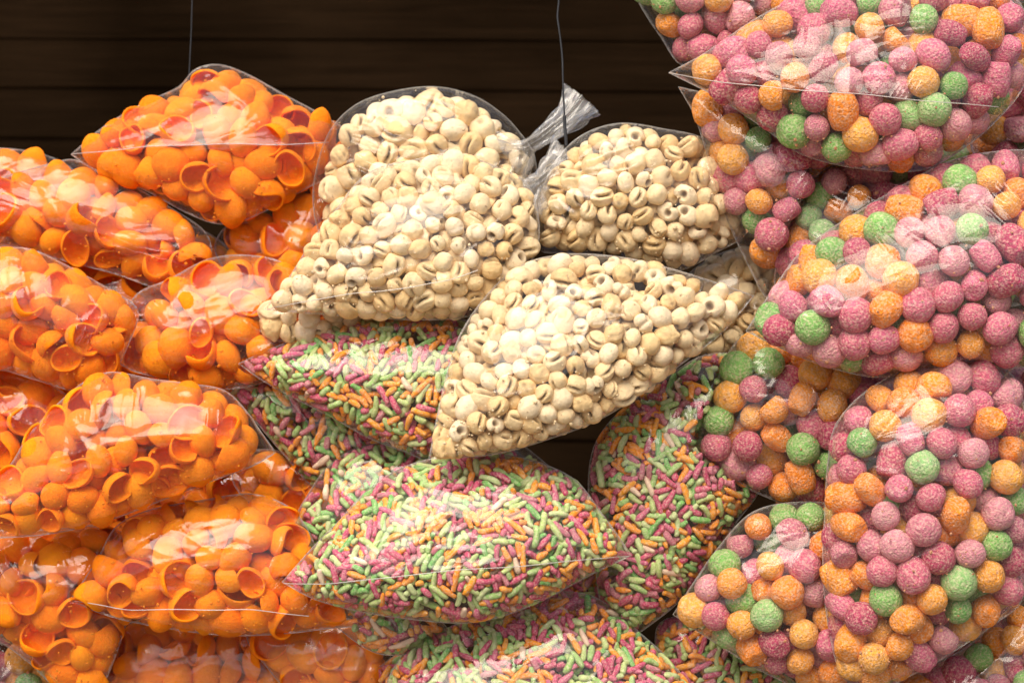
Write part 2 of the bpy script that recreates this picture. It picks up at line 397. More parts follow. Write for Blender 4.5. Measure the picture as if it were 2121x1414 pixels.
# ---------------------------------------------------------------- outline -> pillow height field
def spline(pts):
    """closed outline through the points; a third value marks a sharp corner"""
    P = [np.array(p[:2], float) for p in pts]; cf = [len(p) > 2 for p in pts]; n = len(P); out = []
    for i in range(n):
        p0, p1, p2, p3 = P[i - 1], P[i], P[(i + 1) % n], P[(i + 2) % n]
        m1 = (p2 - p0) * .5 if not cf[i] else (p2 - p1) * .9
        m2 = (p3 - p1) * .5 if not cf[(i + 1) % n] else (p2 - p1) * .9
        L = np.linalg.norm(p2 - p1)
        for m_, s_ in ((m1, 1), (m2, 2)):
            q = np.linalg.norm(m_)
            if q > L: m_ *= L / q
        k = max(2, int(L / 7))
        for t in np.arange(k) / k:
            t2, t3 = t * t, t * t * t
            out.append((2 * t3 - 3 * t2 + 1) * p1 + (t3 - 2 * t2 + t) * m1 + (-2 * t3 + 3 * t2) * p2 + (t3 - t2) * m2)
    return np.array(out)

def sdist(poly, U, V):
    """signed distance to the outline, positive inside"""
    A = poly; B = np.roll(poly, -1, 0); P = np.stack([U.ravel(), V.ravel()], 1)
    best = np.full(len(P), 1e18); ins = np.zeros(len(P), bool)
    for a, b in zip(A, B):
        e = b - a; w_ = P - a; t = np.clip((w_ @ e) / (e @ e + 1e-12), 0, 1); d = w_ - t[:, None] * e; best = np.minimum(best, (d * d).sum(1))
        c = ((a[1] <= P[:, 1]) != (b[1] <= P[:, 1]))
        if e[1] != 0: ins ^= c & (P[:, 0] < a[0] + (P[:, 1] - a[1]) / e[1] * e[0])
    return (np.sqrt(best) * np.where(ins, 1, -1)).reshape(U.shape)

def up2(a, shape):
    b = np.repeat(np.repeat(a, 2, 0), 2, 1); r = np.zeros(shape); h, w_ = min(shape[0], b.shape[0]), min(shape[1], b.shape[1]); r[:h, :w_] = b[:h, :w_]; return r

def blur(a, n=1):
    for _ in range(n):
        p = np.pad(a, 1, mode='edge')
        a = (p[:-2, 1:-1] + p[2:, 1:-1] + p[1:-1, :-2] + p[1:-1, 2:] + 2 * p[1:-1, 1:-1]) / 6
    return a

G0U, G0V, GP = -400, -400, 4
GW, GH = 740, 590
BACK = np.full((GH, GW), -1e9)        # how far back the bags in front reach, per pixel

class Field:
    def __init__(s, poly):
        mg = 24
        u0 = math.floor((poly[:, 0].min() - mg - G0U) / 16) * 16 + G0U; v0 = math.floor((poly[:, 1].min() - mg - G0V) / 16) * 16 + G0V
        nu = int((poly[:, 0].max() + mg - u0) // 16 + 2) * 4; nv = int((poly[:, 1].max() + mg - v0) // 16 + 2) * 4
        s.u0, s.v0, s.nu, s.nv = u0, v0, nu, nv
        s.U, s.V = np.meshgrid(u0 + np.arange(nu) * GP, v0 + np.arange(nv) * GP)
        s.d = sdist(poly, s.U, s.V)
        sol = None
        for st, it in ((4, 500), (2, 250), (1, 120)):
            m = (s.d[::st, ::st] > 0).astype(float); h2 = (st * GP) ** 2
            x = np.zeros(m.shape) if sol is None else up2(sol, m.shape)
            for _ in range(it):
                p = np.pad(x, 1); x = (p[:-2, 1:-1] + p[2:, 1:-1] + p[1:-1, :-2] + p[1:-1, 2:] + h2) / 4 * m
            sol = x
        s.h = np.sqrt(sol); s.R = s.d.max(); s.h /= s.h.max()
        q = blur(np.sqrt(np.clip(1 - (1 - np.clip(s.d / s.R, 0, 1)) ** 2, 0, 1)), 4) * (s.d > 0)
        s.h = .5 * s.h + .5 * q
        s.gi = (slice((v0 - G0V) // GP, (v0 - G0V) // GP + nv), slice((u0 - G0U) // GP, (u0 - G0U) // GP + nu))
    def at(s, A, u, v):
        x = np.clip((u - s.u0) / GP, 0, s.nu - 1.001); y = np.clip((v - s.v0) / GP, 0, s.nv - 1.001)
        i = x.astype(int); j = y.astype(int); fx = x - i; fy = y - j
        return A[j, i] * (1 - fx) * (1 - fy) + A[j, i + 1] * fx * (1 - fy) + A[j + 1, i] * (1 - fx) * fy + A[j + 1, i + 1] * fx * fy

# ---------------------------------------------------------------- packing
def find_pairs(P, cell):
    K = np.floor(P / cell).astype(np.int64); K -= K.min(0) - 1
    dim = K.max(0) + 3; key = (K[:, 0] * dim[1] + K[:, 1]) * dim[2] + K[:, 2]
    o = np.argsort(key); sk = key[o]; A = []; B = []
    for dx in (-1, 0, 1):
        for dy in (-1, 0, 1):
            for dz in (-1, 0, 1):
                off = (dx * dim[1] + dy) * dim[2] + dz
                if off < 0: continue
                lo = np.searchsorted(sk, sk + off, 'left'); hi = np.searchsorted(sk, sk + off, 'right')
                if off == 0: lo = np.arange(len(sk)) + 1
                c = np.maximum(hi - lo, 0)
                if c.sum() == 0: continue
                a = np.repeat(np.arange(len(sk)), c); st = np.repeat(lo, c); k = np.arange(c.sum()) - np.repeat(np.cumsum(c) - c, c)
                A.append(o[a]); B.append(o[st + k])
    if not A: return np.zeros(0, int), np.zeros(0, int)
    return np.concatenate(A), np.concatenate(B)

def pack(f, hf, hb, pressed, kind, pad, r_pair, r_cont, r_lat, band, phi, iters=44, seglen=None, vol=None):
    T = np.clip(hf + hb, 0, None) * (f.d > 0)
    usable = (T > 4) & (f.d > pad + .6 * r_lat)
    tv = np.where(usable, np.minimum(np.maximum(T, 1.5 * r_pair if np.ndim(r_pair) == 0 else 20), band), 0); total = tv.sum() * GP * GP
    n = int(phi * total / vol)
    if n < 3: return None
    pr = (tv / tv.sum()).ravel(); idx = rng.choice(len(pr), n, p=pr)
    u = f.U.ravel()[idx] + rng.uniform(-2, 2, n); v = f.V.ravel()[idx] + rng.uniform(-2, 2, n)
    z = hf.ravel()[idx] - rng.uniform(0, 1, n) * tv.ravel()[idx]
    P = np.stack([u, v, z], 1)[:, None, :]
    k = 1
    if seglen is not None:
        k = 3; dr = rng.normal(size=(n, 3)); dr[:, 2] *= .45; dr /= np.linalg.norm(dr, axis=1)[:, None]
        P = P + (np.array([-1, 0, 1])[None, :, None] * dr[:, None, :] * seglen[:, None, None] * .5)
    gy, gx = np.gradient(hf, GP); sl = np.sqrt(1 + np.minimum(gx * gx + gy * gy, 3.0)); sl = blur(sl, 2)
    by, bx = np.gradient(hb, GP); sb = np.sqrt(1 + np.minimum(bx * bx + by * by, 3.0))
    Ts = blur(T, 4); ty, tx = np.gradient(Ts, GP); dy_, dx_ = np.gradient(f.d, GP)
    body = np.repeat(np.arange(n), k); rp = np.repeat(r_pair, k) if np.ndim(r_pair) else np.full(n * k, r_pair)
    rc = r_cont; ia = ib = None
    for it in range(iters):
        Q = P.reshape(-1, 3)
        if it % 4 == 0:
            ia, ib = find_pairs(Q, 2 * rp.max() * 1.15); kp = body[ia] != body[ib]; ia, ib = ia[kp], ib[kp]
        dlt = Q[ib] - Q[ia]; ds = np.sqrt((dlt ** 2).sum(1)) + 1e-6; ov = rp[ia] + rp[ib] - ds; c = ov > 0
        a, b, mv = ia[c], ib[c], (dlt[c] / ds[c][:, None]) * (ov[c] * (.30 if it < iters - 4 else .12))[:, None]
        acc = np.zeros_like(Q)
        for q in range(3): acc[:, q] = np.bincount(b, mv[:, q], len(Q)) - np.bincount(a, mv[:, q], len(Q))
        ln = np.sqrt((acc ** 2).sum(1)) + 1e-9; acc *= np.minimum(1, 6.0 / ln)[:, None]
        Q = Q + acc; Q[:, 2] += .35
        # container
        u, v = Q[:, 0], Q[:, 1]
        top = f.at(hf, u, v) - rc * f.at(sl, u, v); bot = -(f.at(hb, u, v) - rc * f.at(sb, u, v))
        bot = np.maximum(bot, top - band)
        d = f.at(f.d, u, v); sq = (top < bot)
        gx_, gy_ = f.at(tx, u, v), f.at(ty, u, v); g = np.hypot(gx_, gy_) + 1e-6
        step = np.where(sq & (d > 0) & (bot - top > 1.2 * rc), .8, 0); Q[:, 0] += gx_ / g * step; Q[:, 1] += gy_ / g * step
        mid = np.where(f.at(pressed, u, v) > .3, top, (f.at(hf, u, v) - f.at(hb, u, v)) / 2)
        Q[:, 2] = np.where(sq, mid, np.clip(Q[:, 2], np.minimum(top, bot), np.maximum(top, bot)))
        late = it > iters - 9; need = pad + r_lat - d; st = np.clip(need, 0, 10 if late else 7) * (1.0 if late else .6)
        ex, ey = f.at(dx_, u, v), f.at(dy_, u, v); e = np.hypot(ex, ey) + 1e-6
        Q[:, 0] += ex / e * st; Q[:, 1] += ey / e * st
        P = Q.reshape(n, k, 3)
        if k == 3:
            cm = P.mean(1); ax = P[:, 2] - P[:, 0]; ax /= np.linalg.norm(ax, axis=1)[:, None] + 1e-9
            P = cm[:, None, :] + np.array([-1, 0, 1])[None, :, None] * ax[:, None, :] * seglen[:, None, None] * .5
    return P

# ---------------------------------------------------------------- a bag
def rot_from_z(z):
    """rotation matrices (n,3,3) whose third column is z, spun at random"""
    z = z / np.linalg.norm(z, axis=1)[:, None]; n = len(z); t = rng.normal(size=(n, 3)); x = np.cross(t, z); x /= np.linalg.norm(x, axis=1)[:, None]
    return np.stack([x, np.cross(z, x), z], 2)

KINDS = {
    'ball':  dict(lib=L_BALL, R=34.5, pair=.93, cont=1.0, lat=.88, band=170, phi=.60, part='puff_ball'),
    'shell': dict(lib=L_SHELL, R=39.0, pair=.72, cont=.84, lat=.80, band=170, phi=.62, part='corn_shell'),
    'ring':  dict(lib=L_RING, R=23.5, pair=.86, cont=1.0, lat=.84, band=100, phi=.63, part='maize_puff'),
    'stick': dict(lib=L_STICK, R=6.7, pair=1.0, cont=1.0, lat=.7, band=50, phi=.61, part='rice_stick'),
}
GROUPS = {'ball': 'bags of mixed pink, orange and green puff balls', 'shell': 'bags of orange corn shells',
          'ring': 'bags of cream puffed maize', 'stick': 'bags of coloured rice sticks'}
COUNT = dict(single=0, stuff=0)

def bag(kind, pts, dep, label, fb=.68, bb=.46, pad=2, seams=(), scale=1.0, creases=26, fine=4.6, sag=.25, wr=1.0, tie=(), lump_amp=4.0, film=None, keep=100, tilt=(0, 0)):
    K = KINDS[kind]; poly = spline(pts); f = Field(poly); R = f.R
    uc, vc = poly[:, 0].mean(), poly[:, 1].mean()
    hf = f.h * R * fb; hb = f.h * R * bb
    ln = sum(np.sin(f.U * a + f.V * b + c) for a, b, c in rng.normal(size=(5, 3)) * np.array([.014, .014, 3])) / 5
    hf = hf * (1 + .0) + ln * lump_amp * f.h
    tl = (f.U - uc) * tilt[0] + (f.V - vc) * tilt[1]           # whole-bag lean: moves both faces nearer or farther
    hf = hf + tl; hb = hb - tl
    # squeezed flat by whatever lies in front
    lim = dep - BACK[f.gi] - 4.0
    free = hf.copy(); hf = np.minimum(hf, lim)
    for _ in range(3): hf = np.minimum(blur(hf, 2), lim)
    hf = np.where(lim < free + 30, hf, free)
    pressed = (lim < free + 12).astype(float)
    edge = np.clip(f.d / 14.0, 0, 1)
    hf = np.where(f.d > 0, np.maximum(hf, -hb + 3.0 * edge), tl)
    hf = hf * edge + np.minimum(np.maximum(tl, -hb), np.maximum(lim, -hb)) * (1 - edge)
    g = BACK[f.gi]; g[...] = np.where(f.d > 0, np.maximum(g, dep + hb), g)
    r = K['R'] * scale
    seglen = None; rp = r * K['pair']; vol = 4.19 * (r * K['pair']) ** 3
    if kind == 'stick':
        nmax = 6000; hl = rng.choice([9, 14, 18, 21, 24, 29], nmax, p=[.12, .17, .23, .22, .17, .09]) * scale
        vol = math.pi * r * r * 36 * scale
    est = int(K['phi'] * (np.where(f.d > pad, np.minimum(np.clip(hf + hb, 0, None), K['band'] * scale), 0)).sum() * 16 / vol)
    root_dep = dep; hid = np.where(BACK[f.gi] > -1e8, 1, 0)
    # packing
    if kind == 'stick':
        # the number of bodies is worked out inside pack(); give it a matching array of lengths
        T = np.clip(hf + hb, 0, None) * (f.d > 0); us = (T > 4) & (f.d > pad + .6 * r * K['lat'])
        tv = np.where(us, np.minimum(np.maximum(T, 1.5 * rp), K['band'] * scale), 0)
        n = int(K['phi'] * (tv.sum() * GP * GP) / vol); hl = hl[:n] if n <= nmax else np.resize(hl, n)
        P = pack(f, hf, hb, pressed, kind, pad, rp, r * K['cont'], r * K['lat'], K['band'] * scale, K['phi'], 36, (hl - r) * 2, vol)
    else:
        P = pack(f, hf, hb, pressed, kind, pad, rp, r * K['cont'], r * K['lat'], K['band'] * scale, K['phi'], 46, None, vol)
    n = len(P); cen = P.mean(1)
    # envelope of the pieces, and the film drawn over it
    fh = hf + (2.5 if kind != 'stick' else 1.0) * edge
    E = np.full(hf.shape, -1e9); rr = r * {'shell': .82, 'ball': .93, 'ring': .95, 'stick': 1.0}[kind]
    Q = P.reshape(-1, 3); near = Q[:, 2] > f.at(hf, Q[:, 0], Q[:, 1]) - 2.6 * rr
    w_ = int(rr // GP) + 1
    for (a, b, z) in Q[near]:
        i = int((a - f.u0) / GP); j = int((b - f.v0) / GP)
        if i - w_ < 0 or j - w_ < 0 or i + w_ + 2 > f.nu or j + w_ + 2 > f.nv: continue
        su = f.U[j - w_:j + w_ + 2, i - w_:i + w_ + 2] - a; sv = f.V[j - w_:j + w_ + 2, i - w_:i + w_ + 2] - b
        q = rr * rr - su * su - sv * sv; s_ = E[j - w_:j + w_ + 2, i - w_:i + w_ + 2]
        np.maximum(s_, np.where(q > 0, z + np.sqrt(np.maximum(q, 0)), -1e9), out=s_)
    E += 1.2
    ins = f.d > 3
    base_fh = fh.copy()
    over = np.where(ins, np.clip(E - fh, 0, 45), 0)
    for _ in range(8 if kind != 'stick' else 2):       # tents over the pieces that push outward
        over = np.maximum(blur(over, 3) * 1.0, np.where(ins, np.clip(E - base_fh, 0, 45), 0))
    fh = np.where(ins, base_fh + blur(over, 1), fh)
    # folds: fans out of the corners and ties, and long straight creases
    fold = np.zeros(hf.shape)
    cor = [(p[0], p[1], 1.0) for p in pts if len(p) > 2] + [(t[0], t[1], 2.2) for t in tie]
    for (a, b, am) in cor:
        du, dv = f.U - a, f.V - b; ro = np.hypot(du, dv) + 1e-6; th = np.arctan2(dv, du); ph = rng.uniform(0, 6.28, 4)
        w1 = np.abs(np.sin(th * 6 + ph[0] + .8 * np.sin(th * 3 + ph[1]))) + .6 * np.abs(np.sin(th * 13 + ph[2])) + .3 * np.abs(np.sin(th * 27 + ph[3]))
        fold += am * wr * 5.5 * (w1 - 1.0) * np.exp(-ro / (80 + 35 * am)) * (1 - np.exp(-ro / 25))
    for _ in range(int(creases * (R / 130) ** 1.2)):
        q = rng.integers(0, f.d.size); tries = 0
        while f.d.ravel()[q] < 12 and tries < 60: q = rng.integers(0, f.d.size); tries += 1
        a, b = f.U.ravel()[q], f.V.ravel()[q]; an = rng.uniform(0, 3.14); L = rng.uniform(40, 150); wd = rng.uniform(2.5, 7); am = rng.uniform(1.2, 4.6) * wr
        if cor and rng.random() < .6:
            c_ = cor[rng.integers(len(cor))]; an = math.atan2(b - c_[1], a - c_[0]) + rng.normal() * .15
        du, dv = f.U - a, f.V - b; al = du * math.cos(an) + dv * math.sin(an); pe = -du * math.sin(an) + dv * math.cos(an) + al * al * rng.normal() * .0008
        fold += am * np.exp(-np.abs(pe) / wd) * np.exp(-(al / L) ** 4) * rng.choice([1, 1, -1])
    for sm in seams:                                # the weld pulls the film into a low ridge
        sp = np.array(sm, float); best = np.full(f.U.shape, 1e9)
        for a_, b_ in zip(sp[:-1], sp[1:]):
            e = b_ - a_; t = np.clip(((f.U - a_[0]) * e[0] + (f.V - a_[1]) * e[1]) / (e @ e), 0, 1)
            best = np.minimum(best, np.hypot(f.U - a_[0] - t * e[0], f.V - a_[1] - t * e[1]))
        fold += 12.0 * np.exp(-best / 30.0)
    fh = fh + np.maximum(fold, -.5) * np.clip(f.d / 30, 0, 1)
    fh = np.where(lim < fh, np.maximum(lim + 1.5, -hb + 3), fh) if True else fh
    # thing
    low = poly[np.argmax(poly[:, 1])]
    base = world(uc, low[1], dep); root = bpy.data.objects.new({'ball': 'bag_of_puff_balls', 'shell': 'bag_of_corn_shells', 'ring': 'bag_of_puffed_maize', 'stick': 'bag_of_rice_sticks'}[kind], None)
    C.objects.link(root); root.location = base; root.empty_display_size = .02
    tag(root, label, 'snack bag', GROUPS[kind])
    # film mesh
    def sheet(step, inner):
        us = np.arange(poly[:, 0].min(), poly[:, 0].max(), step); vs = np.arange(poly[:, 1].min(), poly[:, 1].max(), step * .866)
        gu, gv = np.meshgrid(us, vs); gu = gu + (np.arange(len(vs)) % 2)[:, None] * step * .5
        dd = f.at(f.d, gu.ravel(), gv.ravel()); k_ = dd > inner
        I = np.stack([gu.ravel()[k_], gv.ravel()[k_]], 1); I += rng.uniform(-.12, .12, I.shape) * step
        A = np.vstack([poly, I]); nb = len(poly)
        res = geometry.delaunay_2d_cdt([Vector((float(x), float(y))) for x, y in A], [(i, (i + 1) % nb) for i in range(nb)], [list(range(nb))], 1, 1e-4)
        ov = np.array([(p.x, p.y) for p in res[0]]); F = np.array([t for t in res[2] if len(t) == 3]); return ov, F
    A, F1 = sheet(fine, 3.0); B, F2 = sheet(18.0, 9.0)
    za = f.at(fh, A[:, 0], A[:, 1]); zb = -f.at(hb, B[:, 0], B[:, 1])
    nb = len(poly); da = f.at(f.d, A[:, 0], A[:, 1])
    V1 = world(A[:, 0], A[:, 1], dep - za); V2 = world(B[:, 0], B[:, 1], dep - zb)
    V2[:nb] = V1[:nb]
    # drop the doubled outline of the back sheet
    mp = np.concatenate([np.arange(nb), len(V1) + np.arange(len(V2) - nb)]); F2 = mp[F2][:, ::-1]
    Vf = np.vstack([V1, V2[nb:]]) - base
    a0 = Vf[F1[0]]; nrm = np.cross(a0[1] - a0[0], a0[2] - a0[0])
    FF = np.vstack([F1, F2])
    me = make_mesh('bag_film', Vf, FF, film or M_FILM); link('bag_film', me, root)
    # the fold that runs round the bag's edge
    k_ = np.arange(0, nb, 2); ep = Vf[k_]; ep = np.vstack([ep, ep[:1]])
    Ve, Fe = tube(ep, [.65 * PX] * len(ep), 5); link('edge_fold', make_mesh('edge_fold', Ve, Fe, M_EDGE), root)
    if kind in ('shell', 'ring', 'ball'):          # crumbs and dust that cling to the film, most of them low down
        CV, CF = [], []; q = np.argwhere((f.d > 5) & (pressed < .5)); v0_, v1_ = poly[:, 1].min(), poly[:, 1].max()
        nC = int(min(420, len(q) * (.022 if kind != 'ball' else .012)))
        if nC > 3:
            wgt = (.12 + ((q[:, 0] * GP + f.v0 - v0_) / (v1_ - v0_)).clip(0, 1) ** 4); ch = q[rng.choice(len(q), nC, p=wgt / wgt.sum())]
            IV, IF = ico(1); b0 = 0
            for (j, i) in ch:
                a, b = f.U[j, i] + rng.uniform(-2, 2), f.V[j, i] + rng.uniform(-2, 2); sz_ = rng.uniform(.9, 2.6) if rng.random() < .85 else rng.uniform(2.6, 4.6)
                P_ = world(a, b, dep - float(f.at(fh, a, b)) + sz_ + 1.0) - base
                CV.append(IV * sz_ * PX * rng.uniform(.6, 1.25, 3) * rng.uniform(.8, 1.2, (len(IV), 1)) + P_); CF.append(IF + b0); b0 += len(IV)
            CV = np.vstack(CV); cc = {'shell': (0.97, 0.27, 0.01), 'ring': (0.84, 0.66, 0.40), 'ball': (0.86, 0.36, 0.16)}[kind]
            oc = link('crumbs', make_mesh('crumbs', CV, np.vstack(CF), K['lib'].mat, col=cc, uvw=CV * 300), root); oc['kind'] = 'stuff'
    # seams
    for sm in seams:
        sp = np.array(sm, float); t = np.linspace(0, 1, 60); seg = np.concatenate([[0], np.cumsum(np.hypot(*np.diff(sp, axis=0).T))]); seg /= seg[-1]
        su, sv = np.interp(t, seg, sp[:, 0]), np.interp(t, seg, sp[:, 1]); kk = np.ones(5) / 5
        su[2:-2] = np.convolve(su, kk, 'valid'); sv[2:-2] = np.convolve(sv, kk, 'valid'); sv = sv + .8 * np.sin(t * 19 + dep)
        sz = f.at(fh, su, sv) + 1.0; path = world(su, sv, dep - sz) - base
        Vt, Ft = tube(path, [1.05 * PX] * 60, 6); link('seam', make_mesh('seam', Vt, Ft, M_SEAM), root)
    # pieces
    lib = K['lib']; nl = len(lib.items)
    if kind == 'stick':
        ax = P[:, 2] - P[:, 0]; ax /= np.linalg.norm(ax, axis=1)[:, None]; x = np.stack([ax[:, 0], -ax[:, 2], -ax[:, 1]], 1)
        Rm = rot_from_z(x); Rm = Rm[:, :, [2, 0, 1]]; var = rng.choice(nl, n, p=STICK_P); size = hl
        # radius stays near r whatever the length
        asp = np.array([[0.30, .34, .40, .46, .32, .55, .36, .30][(300 + i) % 8] for i in range(nl)])[var]
        ry = np.clip(r * rng.uniform(.92, 1.12, n) / (asp * hl), .5, 2.0); SC = np.stack([hl, hl * ry, hl * ry], 1)
    else:
        if kind == 'shell':
            z = rng.normal(size=(n, 3)); z[:, 1] += np.where(rng.random(n) < .74, -1.4, 1.5)
            # near the outline they lie along the film
            gy, gx = np.gradient(hf, GP); nx = -f.at(gx, cen[:, 0], cen[:, 1]) * .6; nz = f.at(gy, cen[:, 0], cen[:, 1]) * .6
            s_ = np.sign(-z[:, 1]); z[:, 0] += nx * s_; z[:, 2] += nz * s_
            var = rng.integers(0, nl, n)
        elif kind == 'ring':
            z = rng.normal(size=(n, 3)); z[:, 1] -= 1.5; var = rng.integers(0, nl, n)
        else:
            z = rng.normal(size=(n, 3)); var = rng.integers(0, nl, n)
        Rm = rot_from_z(z); size = r * (rng.uniform(.80, 1.12, n) if kind == 'shell' else rng.uniform(.82, 1.10, n)) ; SC = np.repeat(size[:, None], 3, 1)
        if kind == 'ring': SC *= rng.uniform(.92, 1.18, (n, 1))
    dd = dep - cen[:, 2]; W = world(cen[:, 0], cen[:, 1], dd) - base; SC = SC * persp(dd)[:, None]
    # the pieces that show most: near the film, in frame, nothing in front
    vis = f.at(hf, cen[:, 0], cen[:, 1]) - cen[:, 2]
    free_px = f.at(lim, cen[:, 0], cen[:, 1]) > 1e7
    sc_ = vis + np.where(free_px, 0, 400) + np.where((cen[:, 0] < 0) | (cen[:, 0] > 2121) | (cen[:, 1] < 0) | (cen[:, 1] > 1414), 900, 0)
    order = np.argsort(sc_); single = order[:keep]; single = single[sc_[single] < 900]; rest = np.setdiff1d(np.arange(n), single)
    for i in single:
        o = bpy.data.objects.new(K['part'], lib.mesh(int(var[i]))); C.objects.link(o); o.parent = root
        M = Rm[i] * SC[i][None, :]; M4 = Matrix([[*M[0], W[i, 0]], [*M[1], W[i, 1]], [*M[2], W[i, 2]], [0, 0, 0, 1]]); o.matrix_local = M4
    COUNT['single'] += len(single); COUNT['stuff'] += len(rest)
    if len(rest):
        VV = []; FF = []; CC = []; UU = []; b0 = 0
        for i in rest:
            it = lib.items[int(var[i])]
            if it['lo'] is not None: V, F, col = it['lo']
            else: V, F, col = it['V'], it['F'], it['col']
            VV.append((V * SC[i]) @ Rm[i].T + W[i]); FF.append(F + b0); CC.append(col); UU.append(V + rng.uniform(0, 40, 3)); b0 += len(V)
        me = make_mesh(K['part'] + 's', np.vstack(VV), np.vstack(FF), lib.mat, col=np.vstack(CC), uvw=np.vstack(UU))
        o = link(K['part'] + 's', me, root); o['kind'] = 'stuff'
    return root, base, f

